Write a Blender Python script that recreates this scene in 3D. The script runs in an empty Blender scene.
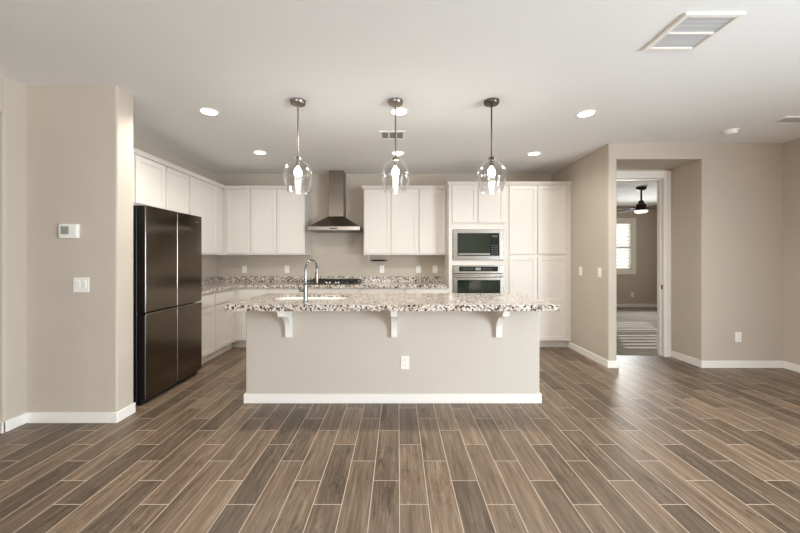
import bpy, bmesh, math, random
from mathutils import Vector, Matrix
random.seed(7)
S = bpy.context.scene
C = S.collection
PI = math.pi

def lin(r, g, b):
    f = lambda c: (c/255/12.92) if c/255 <= 0.04045 else ((c/255+0.055)/1.055)**2.4
    return (f(r), f(g), f(b), 1.0)

# ------------------------------------------------------------------ camera
F, CX, CY, H = 360.0, 398.0, 258.0, 1.32
cam = bpy.data.cameras.new('camera')
cam.sensor_fit = 'HORIZONTAL'; cam.sensor_width = 36.0; cam.lens = 36.0*F/800.0
cam.shift_x = (400-CX)/800.0
cam.shift_y = -(266.5-CY)/800.0
cam.clip_start = 0.05
co = bpy.data.objects.new('camera', cam); C.objects.link(co)
co.location = (0, 0, H); co.rotation_euler = (PI/2, 0, 0)
S.camera = co

# ------------------------------------------------------------------ world, daylight, exposure
W = bpy.data.worlds.new('sky'); S.world = W; W.use_nodes = True
bg = W.node_tree.nodes['Background']
bg.inputs[0].default_value = (0.93, 0.97, 1.0, 1); bg.inputs[1].default_value = 1.6

S.view_settings.view_transform = 'Standard'
S.view_settings.look = 'None'
S.view_settings.gamma = 1.0
S.view_settings.use_curve_mapping = False
S.view_settings.exposure = 0.0
S.cycles.use_denoising = True
S.cycles.max_bounces = 12
S.cycles.diffuse_bounces = 8
S.cycles.glossy_bounces = 5
S.cycles.transparent_max_bounces = 24
S.cycles.sample_clamp_indirect = 6.0

def area(name, loc, rot, sx, sy, power, col=(1, 1, 1), spread=PI):
    l = bpy.data.lights.new(name, 'AREA'); l.shape = 'RECTANGLE'
    l.size = sx; l.size_y = sy; l.energy = power; l.color = col; l.spread = spread
    o = bpy.data.objects.new(name, l); C.objects.link(o); o.location = loc; o.rotation_euler = rot
    return o
# daylight through the patio door (right wall, beside the camera), the windows behind the camera and the bedroom window
area('daylight_patio', (4.56, -0.75, 1.15), (0, PI/2, 0), 2.0, 2.4, 385, (0.82, 0.92, 1.0))
area('daylight_rear', (-1.3, -4.50, 1.45), (-PI/2, 0, PI), 2.2, 1.7, 100, (1.0, 0.98, 0.96))
area('daylight_bedroom', (5.75, 9.50, 1.35), (-PI/2, 0, 0), 0.9, 0.7, 50, (0.97, 1.0, 1.0), spread=2.4)
sun = bpy.data.lights.new('sun', 'SUN'); sun.energy = 12.0; sun.angle = 0.009; sun.color = (1, 0.96, 0.88)
so = bpy.data.objects.new('sun', sun); C.objects.link(so); so.location = (8, 14, 6)
so.rotation_euler = Vector((-1.15, -2.5, -1.22)).to_track_quat('-Z', 'Y').to_euler()

# ------------------------------------------------------------------ materials
def newmat(name):
    m = bpy.data.materials.new(name); m.use_nodes = True
    nt = m.node_tree
    return m, nt, nt.nodes['Principled BSDF']
def pmat(name, col, rough=0.5, metal=0.0, bump=0.0, bscale=60.0, mottle=0.0, spec=None, coat=0.0):
    m, nt, p = newmat(name)
    p.inputs['Base Color'].default_value = col
    p.inputs['Roughness'].default_value = rough
    p.inputs['Metallic'].default_value = metal
    if spec is not None: p.inputs['Specular IOR Level'].default_value = spec
    if coat: p.inputs['Coat Weight'].default_value = coat; p.inputs['Coat Roughness'].default_value = 0.05
    tc = nt.nodes.new('ShaderNodeTexCoord')
    if bump:
        n = nt.nodes.new('ShaderNodeTexNoise'); n.inputs['Scale'].default_value = bscale; n.inputs['Detail'].default_value = 3
        nt.links.new(tc.outputs['Object'], n.inputs['Vector'])
        b = nt.nodes.new('ShaderNodeBump'); b.inputs['Strength'].default_value = bump; b.inputs['Distance'].default_value = 0.01
        nt.links.new(n.outputs[0], b.inputs['Height']); nt.links.new(b.outputs[0], p.inputs['Normal'])
    if mottle:
        n = nt.nodes.new('ShaderNodeTexNoise'); n.inputs['Scale'].default_value = 2.3; n.inputs['Detail'].default_value = 4
        nt.links.new(tc.outputs['Object'], n.inputs['Vector'])
        r = nt.nodes.new('ShaderNodeValToRGB')
        r.color_ramp.elements[0].position = 0.3; r.color_ramp.elements[1].position = 0.7
        r.color_ramp.elements[0].color = tuple(c*(1-mottle) for c in col[:3])+(1,)
        r.color_ramp.elements[1].color = tuple(min(1, c*(1+mottle)) for c in col[:3])+(1,)
        nt.links.new(n.outputs[0], r.inputs[0]); nt.links.new(r.outputs[0], p.inputs['Base Color'])
    return m
def emat(name, col, strength):
    m, nt, p = newmat(name)
    p.inputs['Base Color'].default_value = col
    p.inputs['Emission Color'].default_value = col; p.inputs['Emission Strength'].default_value = strength
    return m
def glassmat(name, tint=(1, 1, 1, 1), edge=0.35, lo=0.04):
    m = bpy.data.materials.new(name); m.use_nodes = True; nt = m.node_tree; nt.nodes.clear()
    out = nt.nodes.new('ShaderNodeOutputMaterial'); mx = nt.nodes.new('ShaderNodeMixShader')
    t = nt.nodes.new('ShaderNodeBsdfTransparent'); t.inputs[0].default_value = tint
    g = nt.nodes.new('ShaderNodeBsdfGlossy'); g.inputs[0].default_value = (1, 1, 1, 1); g.inputs['Roughness'].default_value = 0.02
    lw = nt.nodes.new('ShaderNodeLayerWeight'); lw.inputs[0].default_value = edge
    mr = nt.nodes.new('ShaderNodeMapRange'); mr.inputs[3].default_value = lo; mr.inputs[4].default_value = 0.9
    pw = nt.nodes.new('ShaderNodeMath'); pw.operation = 'POWER'; pw.inputs[1].default_value = 2.2
    nt.links.new(lw.outputs['Facing'], pw.inputs[0]); nt.links.new(pw.outputs[0], mr.inputs[0])
    nt.links.new(mr.outputs[0], mx.inputs[0]); nt.links.new(t.outputs[0], mx.inputs[1]); nt.links.new(g.outputs[0], mx.inputs[2])
    nt.links.new(mx.outputs[0], out.inputs[0])
    return m

WALLC = lin(193, 182, 168)
M = {}
M['wall'] = pmat('wall_paint', WALLC, 0.75, bump=0.12, bscale=70, mottle=0.02)
M['island'] = pmat('island_paint', lin(200, 191, 180), 0.7, bump=0.12, bscale=70, mottle=0.015)
M['ceiling'] = pmat('ceiling_paint', lin(238, 238, 238), 0.85, bump=0.1, bscale=50)
M['white'] = pmat('white_trim', lin(240, 236, 230), 0.4)
M['cab'] = pmat('cabinet_white', lin(220, 214, 206), 0.5, bump=0.02, bscale=300)
M['plate'] = pmat('white_plastic', lin(243, 240, 234), 0.35)
M['plate_dark'] = pmat('slot_grey', lin(95, 90, 84), 0.5)
M['lcd'] = pmat('lcd_grey', lin(150, 155, 148), 0.25)
M['steel'] = pmat('brushed_steel', lin(172, 167, 160), 0.26, 1.0, bump=0.015, bscale=400)
M['hoodsteel'] = pmat('hood_steel', lin(128, 120, 110), 0.32, 1.0, bump=0.015, bscale=400)
M['chrome'] = pmat('chrome', lin(140, 144, 147), 0.2, 1.0)
M['nickel'] = pmat('brushed_nickel', lin(150, 142, 134), 0.28, 1.0)
M['dark_nickel'] = pmat('dark_nickel', lin(95, 88, 80), 0.3, 1.0)
M['black'] = pmat('black_enamel', lin(26, 25, 24), 0.35)
M['iron'] = pmat('cast_iron', lin(36, 34, 32), 0.6, bump=0.1, bscale=200)
M['fridge'] = pmat('dark_stainless', lin(112, 102, 91), 0.16, 1.0, bump=0.006, bscale=250)
M['fridge_side'] = pmat('fridge_side_black', lin(20, 19, 18), 0.4)
M['ovenglass'] = pmat('dark_glass_green_reflection', lin(26, 38, 30), 0.06, 0.0, spec=0.8)  # dark glass; green reflection of the yard outside put into its base colour
M['buttons'] = pmat('button_grey', lin(56, 60, 58), 0.4)
M['display'] = pmat('display_black', lin(28, 32, 31), 0.1)
M['porcelain'] = pmat('white_porcelain', lin(248, 246, 242), 0.12)
M['bronze'] = pmat('dark_bronze', lin(52, 44, 36), 0.4, 0.6)
M['blade'] = pmat('walnut_blade', lin(78, 56, 42), 0.8, spec=0.2)
M['ventdark'] = pmat('duct_dark', lin(120, 113, 106), 0.8)
M['ventgrey'] = pmat('grille_grey', lin(178, 172, 166), 0.8)
M['can'] = emat('downlight_lens', (1, 0.95, 0.88, 1), 9.0)
M['bulb'] = emat('bulb_glow', (1, 0.97, 0.92, 1), 95.0)
M['fanlight'] = emat('fan_light', (1, 0.93, 0.82, 1), 2.2)
M['glass'] = glassmat('clear_glass', (0.96, 0.96, 0.96, 1), 0.5, 0.004)
M['pane'] = glassmat('window_glass', (0.97, 0.99, 0.98, 1), 0.5, 0.04)

def nmath(nt, op, a, b=None, c=None):
    n = nt.nodes.new('ShaderNodeMath'); n.operation = op
    for i, v in enumerate((a, b, c)):
        if v is None: continue
        if isinstance(v, (int, float)): n.inputs[i].default_value = v
        else: nt.links.new(v, n.inputs[i])
    return n.outputs[0]
def ramp(nt, fac, stops):
    r = nt.nodes.new('ShaderNodeValToRGB'); e = r.color_ramp.elements
    while len(e) < len(stops): e.new(0.5)
    for i, (p, c) in enumerate(stops): e[i].position = p; e[i].color = c
    nt.links.new(fac, r.inputs[0]); return r.outputs[0]
def mix(nt, fac, a, b, mode='MIX'):
    n = nt.nodes.new('ShaderNodeMix'); n.data_type = 'RGBA'; n.blend_type = mode
    for i, v in ((0, fac), (6, a), (7, b)):
        if isinstance(v, (int, float)): n.inputs[i].default_value = v
        elif isinstance(v, tuple): n.inputs[i].default_value = v
        else: nt.links.new(v, n.inputs[i])
    return n.outputs[2]
def combine(nt, x, y, z):
    n = nt.nodes.new('ShaderNodeCombineXYZ')
    for i, v in enumerate((x, y, z)):
        if isinstance(v, (int, float)): n.inputs[i].default_value = v
        else: nt.links.new(v, n.inputs[i])
    return n.outputs[0]

def floor_mat():
    m, nt, p = newmat('wood_look_tile')
    tc = nt.nodes.new('ShaderNodeTexCoord'); sp = nt.nodes.new('ShaderNodeSeparateXYZ')
    nt.links.new(tc.outputs['Object'], sp.inputs[0])
    x, y = sp.outputs[0], sp.outputs[1]
    PW, PL = 0.1545, 0.62
    u = nmath(nt, 'DIVIDE', nmath(nt, 'SUBTRACT', x, 0.008), PW)
    col = nmath(nt, 'FLOOR', u); fu = nmath(nt, 'FRACT', u)
    v = nmath(nt, 'DIVIDE', nmath(nt, 'ADD', nmath(nt, 'SUBTRACT', y, 2.135), nmath(nt, 'MULTIPLY', nmath(nt, 'ADD', col, 1.0), 0.62/3)), PL)
    row = nmath(nt, 'FLOOR', v); fv = nmath(nt, 'FRACT', v)
    g = 0.0024
    du = nmath(nt, 'MULTIPLY', nmath(nt, 'MINIMUM', fu, nmath(nt, 'SUBTRACT', 1.0, fu)), PW)
    dv = nmath(nt, 'MULTIPLY', nmath(nt, 'MINIMUM', fv, nmath(nt, 'SUBTRACT', 1.0, fv)), PL)
    d = nmath(nt, 'MINIMUM', du, dv)
    grout = nmath(nt, 'LESS_THAN', d, g)
    wn = nt.nodes.new('ShaderNodeTexWhiteNoise'); wn.noise_dimensions = '2D'
    nt.links.new(combine(nt, col, row, 0.0), wn.inputs['Vector'])
    rid = wn.outputs['Value']
    spc = nt.nodes.new('ShaderNodeSeparateColor'); nt.links.new(wn.outputs['Color'], spc.inputs[0])
    # grain: noise stretched along the plank, different on every plank
    def grain(sx, sy, det, dist, off):
        n = nt.nodes.new('ShaderNodeTexNoise'); n.noise_dimensions = '4D'
        n.inputs['Scale'].default_value = 1.0; n.inputs['Detail'].default_value = det; n.inputs['Distortion'].default_value = dist
        nt.links.new(combine(nt, nmath(nt, 'MULTIPLY', x, sx), nmath(nt, 'MULTIPLY', y, sy), off), n.inputs['Vector'])
        nt.links.new(nmath(nt, 'MULTIPLY', rid, 91.0), n.inputs['W'])
        return n.outputs[0]
    fine = grain(120, 6, 6, 0.4, 0.0)
    streak = grain(38, 2.0, 4, 0.6, 5.0)
    broad = grain(13, 1.5, 3, 0.9, 3.0)
    blot = grain(9, 3.2, 4, 0.8, 7.0)
    rings = nmath(nt, 'SINE', nmath(nt, 'MULTIPLY', broad, 85.0))
    rings = ramp(nt, rings, [(0.15, (0, 0, 0, 1)), (0.95, (1, 1, 1, 1))])
    base = ramp(nt, rid, [(0.0, lin(112, 95, 79)), (0.35, lin(126, 107, 89)), (0.7, lin(139, 118, 98)), (1.0, lin(153, 131, 109))])
    mul = lambda col, f: mix(nt, 1.0, col, f+(1,), 'MULTIPLY')
    c = mix(nt, ramp(nt, streak, [(0.40, (1, 1, 1, 1)), (0.60, (0, 0, 0, 1))]), base, mul(base, (0.72, 0.70, 0.68)))
    c = mix(nt, ramp(nt, streak, [(0.56, (0, 0, 0, 1)), (0.74, (1, 1, 1, 1))]), c, mul(c, (1.32, 1.31, 1.30)))
    c = mix(nt, ramp(nt, fine, [(0.38, (1, 1, 1, 1)), (0.60, (0, 0, 0, 1))]), c, mul(c, (0.68, 0.66, 0.64)))
    ringmask = nmath(nt, 'MULTIPLY', nmath(nt, 'MULTIPLY', nmath(nt, 'GREATER_THAN', spc.outputs[1], 0.45), 0.75), rings)
    ringmask = nmath(nt, 'MULTIPLY', ringmask, ramp(nt, blot, [(0.42, (0, 0, 0, 1)), (0.58, (1, 1, 1, 1))]))
    c = mix(nt, ringmask, c, mul(c, (0.50, 0.47, 0.45)))
    c = mix(nt, ramp(nt, blot, [(0.58, (0, 0, 0, 1)), (0.76, (1, 1, 1, 1))]), c, mul(c, (0.50, 0.47, 0.45)))
    c = mix(nt, grout, c, lin(196, 180, 162))
    nt.links.new(c, p.inputs['Base Color'])
    rr = nmath(nt, 'MULTIPLY_ADD', fine, 0.18, 0.33)
    nt.links.new(nmath(nt, 'MULTIPLY_ADD', grout, 0.3, rr), p.inputs['Roughness'])
    b = nt.nodes.new('ShaderNodeBump'); b.inputs['Strength'].default_value = 0.25; b.inputs['Distance'].default_value = 0.002
    hh = nmath(nt, 'SUBTRACT', nmath(nt, 'MULTIPLY', fine, 0.4), grout)
    nt.links.new(hh, b.inputs['Height']); nt.links.new(b.outputs[0], p.inputs['Normal'])
    return m
M['floor'] = floor_mat()

def granite_mat():
    m, nt, p = newmat('speckled_granite')
    tc = nt.nodes.new('ShaderNodeTexCoord')
    nz = nt.nodes.new('ShaderNodeTexNoise'); nz.inputs['Scale'].default_value = 45; nz.inputs['Detail'].default_value = 3
    nt.links.new(tc.outputs['Object'], nz.inputs['Vector'])
    add = nt.nodes.new('ShaderNodeVectorMath'); add.operation = 'MULTIPLY_ADD'
    nt.links.new(nz.outputs['Color'], add.inputs[0]); add.inputs[1].default_value = (0.02, 0.02, 0.02)
    nt.links.new(tc.outputs['Object'], add.inputs[2])
    def cells(scale):
        v = nt.nodes.new('ShaderNodeTexVoronoi'); v.inputs['Scale'].default_value = scale
        nt.links.new(add.outputs[0], v.inputs['Vector'])
        s = nt.nodes.new('ShaderNodeSeparateColor'); nt.links.new(v.outputs['Color'], s.inputs[0])
        return s.outputs
    a = cells(72); b = cells(130)
    big = nt.nodes.new('ShaderNodeTexNoise'); big.inputs['Scale'].default_value = 9; big.inputs['Detail'].default_value = 4
    nt.links.new(tc.outputs['Object'], big.inputs['Vector'])
    base = ramp(nt, b[0], [(0.0, lin(202, 190, 176)), (0.4, lin(222, 213, 202)), (0.75, lin(238, 232, 224)), (1.0, lin(186, 172, 157))])
    tan = ramp(nt, big.outputs[0], [(0.45, (0, 0, 0, 1)), (0.6, (1, 1, 1, 1))])
    base = mix(nt, nmath(nt, 'MULTIPLY', tan, 0.5), base, lin(196, 176, 156))
    # grey-brown then near-black crystals
    gm = nmath(nt, 'LESS_THAN', a[0], 0.30)
    c = mix(nt, nmath(nt, 'MULTIPLY', gm, 0.85), base, lin(128, 118, 108))
    bm_ = nmath(nt, 'LESS_THAN', a[1], 0.14)
    c = mix(nt, bm_, c, lin(58, 52, 48))
    sm = nmath(nt, 'LESS_THAN', b[2], 0.10)
    c = mix(nt, sm, c, lin(70, 62, 57))
    nt.links.new(c, p.inputs['Base Color']); p.inputs['Roughness'].default_value = 0.13
    return m
M['granite'] = granite_mat()

def carpet_mat():
    m, nt, p = newmat('bedroom_carpet')
    tc = nt.nodes.new('ShaderNodeTexCoord')
    n = nt.nodes.new('ShaderNodeTexNoise'); n.inputs['Scale'].default_value = 160; n.inputs['Detail'].default_value = 4
    n2 = nt.nodes.new('ShaderNodeTexNoise'); n2.inputs['Scale'].default_value = 7; n2.inputs['Detail'].default_value = 3
    for q in (n, n2): nt.links.new(tc.outputs['Object'], q.inputs['Vector'])
    c = ramp(nt, n.outputs[0], [(0.3, lin(128, 119, 108)), (0.7, lin(172, 162, 150))])
    c = mix(nt, nmath(nt, 'MULTIPLY', n2.outputs[0], 0.5), c, lin(132, 124, 114))
    nt.links.new(c, p.inputs['Base Color']); p.inputs['Roughness'].default_value = 0.95
    b = nt.nodes.new('ShaderNodeBump'); b.inputs['Strength'].default_value = 0.6; b.inputs['Distance'].default_value = 0.01
    nt.links.new(n.outputs[0], b.inputs['Height']); nt.links.new(b.outputs[0], p.inputs['Normal'])
    return m
M['carpet'] = carpet_mat()

# ------------------------------------------------------------------ mesh helpers
def box(bm, x0, x1, y0, y1, z0, z1, bev=0.0, seg=1, vert=None, vr=0.02):
    """box; bev bevels every edge; vert = list of (x,y) whose vertical edges get rounded by vr"""
    r = bmesh.ops.create_cube(bm, size=1.0)
    vs = r['verts']
    for v in vs:
        v.co = Vector(((x0+x1)/2+v.co.x*(x1-x0), (y0+y1)/2+v.co.y*(y1-y0), (z0+z1)/2+v.co.z*(z1-z0)))
    es = set(e for v in vs for e in v.link_edges)
    if bev > 0:
        bmesh.ops.bevel(bm, geom=list(es), offset=bev, segments=seg, affect='EDGES', profile=0.5)
    elif vert:
        sel = []
        for e in es:
            a, b = e.verts
            if abs(a.co.x-b.co.x) < 1e-6 and abs(a.co.y-b.co.y) < 1e-6:
                if any(abs(a.co.x-vx) < 1e-4 and abs(a.co.y-vy) < 1e-4 for vx, vy in vert): sel.append(e)
        bmesh.ops.bevel(bm, geom=sel, offset=vr, segments=5, affect='EDGES', profile=0.5)
def prism(bm, prof, x0, x1):
    """closed profile in (y,z), extruded along x"""
    a = [bm.verts.new((x0, y, z)) for y, z in prof]; b = [bm.verts.new((x1, y, z)) for y, z in prof]
    n = len(prof)
    bm.faces.new(a); bm.faces.new(list(reversed(b)))
    for i in range(n): bm.faces.new((a[i], b[i], b[(i+1) % n], a[(i+1) % n]))
    bmesh.ops.recalc_face_normals(bm, faces=bm.faces)
def lathe(bm, prof, c=(0, 0, 0), n=32, cap0=False, cap1=False):
    rings = []
    for r, z in prof:
        rings.append([bm.verts.new((c[0]+r*math.cos(2*PI*i/n), c[1]+r*math.sin(2*PI*i/n), c[2]+z)) for i in range(n)])
    for a, b in zip(rings, rings[1:]):
        for i in range(n): bm.faces.new((a[i], a[(i+1) % n], b[(i+1) % n], b[i]))
    if cap0: bm.faces.new(list(reversed(rings[0])))
    if cap1: bm.faces.new(rings[-1])
    bmesh.ops.recalc_face_normals(bm, faces=bm.faces)
def tube(bm, pts, r, n=12, caps=True):
    pts = [Vector(p) for p in pts]
    rs = r if isinstance(r, (list, tuple)) else [r]*len(pts)
    up = Vector((0.123, 0.97, 0.21)); rings = []
    for i, p in enumerate(pts):
        t = (pts[min(i+1, len(pts)-1)]-pts[max(i-1, 0)]).normalized()
        a = up-t*up.dot(t)
        if a.length < 1e-4: a = Vector((1, 0, 0))-t*t.x
        a.normalize(); up = a; b = t.cross(a)
        rings.append([bm.verts.new(p+(a*math.cos(2*PI*k/n)+b*math.sin(2*PI*k/n))*rs[i]) for k in range(n)])
    for a, b in zip(rings, rings[1:]):
        for i in range(n): bm.faces.new((a[i], a[(i+1) % n], b[(i+1) % n], b[i]))
    if caps: bm.faces.new(list(reversed(rings[0]))); bm.faces.new(rings[-1])
    bmesh.ops.recalc_face_normals(bm, faces=bm.faces)
def loft(bm, rings, cap=True):
    """rings: lists of points of equal count"""
    R = [[bm.verts.new(p) for p in r] for r in rings]
    n = len(R[0])
    for a, b in zip(R, R[1:]):
        for i in range(n): bm.faces.new((a[i], a[(i+1) % n], b[(i+1) % n], b[i]))
    if cap: bm.faces.new(list(reversed(R[0]))); bm.faces.new(R[-1])
    bmesh.ops.recalc_face_normals(bm, faces=bm.faces)
def obj(name, bm, mat, parent=None, smooth=False, label=None):
    me = bpy.data.meshes.new(name); bm.to_mesh(me); bm.free()
    me.materials.append(M[mat] if isinstance(mat, str) else mat)
    if smooth:
        for pl in me.polygons: pl.use_smooth = True
        me.set_sharp_from_angle(angle=math.radians(40))
    o = bpy.data.objects.new(name, me); C.objects.link(o)
    if parent: o.parent = parent
    if label: o['label'] = label
    return o
def bxo(name, mat, parent, *b, bev=0.0, seg=1, label=None):
    bm = bmesh.new(); box(bm, *b, bev=bev, seg=seg); return obj(name, bm, mat, parent, smooth=(seg > 1), label=label)
def tag(o, label, cat, group=None):
    o['label'] = label; o['category'] = cat
    if group: o['group'] = group
    return o
def thing(name, label, cat, loc=(0, 0, 0), rz=0.0, group=None):
    o = bpy.data.objects.new(name, None); C.objects.link(o); o.empty_display_size = 0.1
    o.location = loc; o.rotation_euler = (0, 0, rz)
    return tag(o, label, cat, group)
def dup(root, loc, label, group=None, rz=None):
    r = root.copy(); C.objects.link(r); r.location = loc; r['label'] = label
    if rz is not None: r.rotation_euler = (0, 0, rz)
    if group: r['group'] = group
    for ch in list(root.children):
        c = ch.copy(); C.objects.link(c); c.parent = r
        for g in list(ch.children):
            d = g.copy(); C.objects.link(d); d.parent = c
    return r
def struct(name, mat, *boxes, smooth=False):
    bm = bmesh.new()
    for b in boxes:
        if isinstance(b, dict): box(bm, *b['b'], vert=b.get('vert'), vr=b.get('vr', 0.02), bev=b.get('bev', 0))
        else: box(bm, *b)
    o = obj(name, bm, mat, None, smooth); o['kind'] = 'structure'
    return o

# ------------------------------------------------------------------ room shell
CH = 2.70
XL, XR, YB, YF = -2.98, 4.63, 5.93, -4.6
T = 0.12
struct('floor', 'floor', (XL-1.7, XR+0.15, YF-0.15, 4.90, -0.1, 0.0), (XL-0.15, 2.66, 4.90, YB+0.15, -0.1, 0.0))
struct('floor_bedroom', 'carpet', (2.66, 7.1, 4.90, 9.75, -0.1, 0.008))
struct('ceiling', 'ceiling', (XL-1.7, XR+0.15, YF-0.15, 4.4, CH, CH+0.1), (XL-0.15, 7.1, 4.4, 9.75, CH, CH+0.1))
# left wall with the cased-less opening nearest the camera
struct('wall_left', 'wall', dict(b=(XL-0.14, XL, 2.72, YB, 0, CH), vert=[(XL, 2.72), (XL-0.14, 2.72)]),
       (XL-0.14, XL, 1.3, 2.72, 2.42, CH), dict(b=(XL-0.14, XL, YF, 1.3, 0, CH), vert=[(XL, 1.3)]), smooth=True)
struct('wall_hall', 'wall', (XL-1.6, XL-1.48, 0.6, 3.6, 0, CH), (XL-1.6, XL-0.14, 3.5, 3.62, 0, CH), (XL-1.6, XL-0.14, 0.5, 0.62, 0, CH))
struct('wall_alcove', 'wall', dict(b=(XL, -2.257, 2.888, 3.08, 0, CH), vert=[(-2.257, 2.888), (-2.257, 3.08)], vr=0.016), smooth=True)
struct('wall_back', 'wall', (XL-0.14, 2.66, YB, YB+T, 0, CH))
NX0, NX1, NZ, DW = 2.635, 3.656, 2.51, 4.82
DX0, DX1, DZ = 2.72, 3.572, 2.405
struct('wall_kitchen_right', 'wall', dict(b=(2.53, 2.635, 4.33, YB, 0, NZ), vert=[(2.53, 4.33), (2.635, 4.33)], vr=0.015),
       (2.53, 2.635, 4.45, YB, NZ, CH), smooth=True)
# niche round the bedroom door
struct('wall_niche', 'wall', dict(b=(2.53, XR+T, 4.33, 4.45, NZ, CH), vert=[(2.53, 4.33)], vr=0.015), (NX0, NX1, 4.45, DW, NZ, CH),
       dict(b=(NX1, XR+T, 4.33, 4.45, 0, NZ), vert=[(NX1, 4.33)], vr=0.015), (NX1, NX1+0.12, 4.45, DW, 0, NZ),
       (NX0, DX0, DW, DW+T, 0, CH), (DX1, XR+T, DW, DW+T, 0, CH), (DX0, DX1, DW, DW+T, DZ, CH), smooth=True)
# right wall of the living area, with the patio door opening y -0.2..2.5
PY0, PY1, PZ = -2.0, 0.5, 2.2
struct('wall_right', 'wall', (XR, XR+T, PY1, 4.33, 0, CH), (XR, XR+T, YF, PY0, 0, CH), (XR, XR+T, PY0, PY1, PZ, CH))
# wall behind the camera with a wide window
RX0, RX1, RZ0, RZ1 = -2.5, 0.5, 0.55, 2.35
struct('wall_front', 'wall', (XL-0.14, RX0, YF-T, YF, 0, CH), (RX1, XR+T, YF-T, YF, 0, CH), (RX0, RX1, YF-T, YF, 0, RZ0), (RX0, RX1, YF-T, YF, RZ1, CH))
# bedroom
BW = 9.6
WX0, WX1, WZ0, WZ1 = 5.30, 6.23, 1.0, 2.28
struct('wall_bedroom_back', 'wall', (2.5, WX0, BW, BW+T, 0, CH), (WX1, 7.1, BW, BW+T, 0, CH), (WX0, WX1, BW, BW+T, 0, WZ0), (WX0, WX1, BW, BW+T, WZ1, CH))
struct('wall_bedroom_right', 'wall', (6.95, 7.07, DW+T, BW, 0, CH))
struct('wall_bedroom_near', 'wall', (XR+T, 6.95, DW, DW+T, 0, CH))
struct('wall_bedroom_left', 'wall', (2.535, 2.655, DW+T, BW, 0, CH))

# baseboards
BH, BT = 0.086, 0.014
def bb(name, *boxes):
    return struct(name, 'white', *[dict(b=b, bev=0.003) for b in boxes])
bb('baseboard_left', (XL, XL+BT, 2.70, 2.888-BT, 0, BH), (XL-0.13, XL+BT, 2.72-BT, 2.72, 0, BH))
bb('baseboard_alcove', (XL, -2.257+BT, 2.888-BT, 2.888, 0, BH), (-2.257, -2.257+BT, 2.888, 3.08, 0, BH))
bb('baseboard_kitchen_right', (2.53-BT, 2.53, 4.33-BT, 5.33, 0, BH), (2.53, 2.635+BT, 4.33-BT, 4.33, 0, BH), (2.635, 2.635+BT, 4.33, DW, 0, BH))
bb('baseboard_niche', (NX1-BT, NX1, 4.33-BT, DW-0.02, 0, BH), (NX1, XR, 4.33-BT, 4.33, 0, BH))
bb('baseboard_right', (XR-BT, XR, PY1+0.02, 4.33-BT, 0, BH))
bb('baseboard_bedroom', (2.66, 6.95, BW-BT, BW, 0.008, BH+0.01), (6.95-BT, 6.95, DW+T, BW-BT, 0.008, BH+0.01))

# door casing (trim) and jamb
def casing():
    bm = bmesh.new()
    cw = 0.078; y0 = DW-0.018
    for a, b in ((DX1-0.018, DX1+cw), ): box(bm, a, b, y0, DW, 0, DZ+cw, bev=0.003)
    box(bm, NX0+0.016, DX0+0.018, y0, DW, 0, DZ+cw, bev=0.003)
    box(bm, DX0+0.018, DX1-0.018, y0, DW, DZ-0.018, DZ+cw, bev=0.003)
    # jamb lining and stop
    box(bm, DX1-0.018, DX1-0.001, DW, DW+T, 0, DZ-0.001, bev=0.001)
    box(bm, DX0+0.001, DX0+0.018, DW, DW+T, 0, DZ-0.001, bev=0.001)
    box(bm, DX0+0.018, DX1-0.018, DW, DW+T, DZ-0.018, DZ-0.001, bev=0.001)
    box(bm, DX1-0.030, DX1-0.018, DW+0.05, DW+0.085, 0, DZ-0.018, bev=0.001)
    box(bm, DX0+0.018, DX1-0.018, DW+0.05, DW+0.085, DZ-0.030, DZ-0.018, bev=0.001)
    o = obj('trim_1', bm, 'white'); o['kind'] = 'structure'
    bxo('strike_plate', 'dark_nickel', o, DX1-0.0195, DX1-0.0175, DW+0.012, DW+0.042, 0.90, 0.96, label='small dark metal strike plate')
casing()

# patio door (right wall) and rear window: frames, panes
def window(name, axis, a0, a1, z0, z1, p0, p1, cols, fw=0.05):
    """frame with mullions; axis 'x' -> window lies along x at y p0..p1; 'y' -> along y at x p0..p1"""
    bm = bmesh.new()
    def b(u0, u1, w0, w1, d0=p0, d1=p1):
        if axis == 'x': box(bm, u0, u1, d0, d1, w0, w1, bev=0.002)
        else: box(bm, d0, d1, u0, u1, w0, w1, bev=0.002)
    b(a0, a0+fw, z0, z1); b(a1-fw, a1, z0, z1); b(a0+fw, a1-fw, z0, z0+fw); b(a0+fw, a1-fw, z1-fw, z1)
    for i in range(1, cols):
        c = a0+(a1-a0)*i/cols; b(c-fw/2, c+fw/2, z0+fw, z1-fw)
    o = obj(name, bm, 'white'); o['kind'] = 'structure'
    mid = (p0+p1)/2
    for i in range(cols):
        bm = bmesh.new(); u0 = a0+(a1-a0)*i/cols+fw*0.6; u1 = a0+(a1-a0)*(i+1)/cols-fw*0.6
        if axis == 'x': box(bm, u0, u1, mid-0.003, mid+0.003, z0+fw*0.8, z1-fw*0.8)
        else: box(bm, mid-0.003, mid+0.003, u0, u1, z0+fw*0.8, z1-fw*0.8)
        obj('pane', bm, 'pane', o)
    return o
window('door_1', 'y', PY0, PY1, 0.0, PZ, XR+0.03, XR+0.09, 2, 0.07)
window('window_1', 'x', RX0, RX1, RZ0, RZ1, YF-0.09, YF-0.03, 3)
window('window_2', 'x', WX0, WX1, WZ0, WZ1, BW+0.06, BW+0.11, 1, 0.035)
# window trim board in the bedroom
struct('trim_2', 'white', dict(b=(WX1, WX1+0.11, BW-0.02, BW, WZ0-0.12, WZ1+0.10), bev=0.003), dict(b=(WX0-0.11, WX0, BW-0.02, BW, WZ0-0.12, WZ1+0.10), bev=0.003),
       dict(b=(WX0, WX1, BW-0.02, BW, WZ1, WZ1+0.10), bev=0.003), dict(b=(WX0, WX1, BW-0.03, BW, WZ0-0.12, WZ0), bev=0.003))
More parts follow.
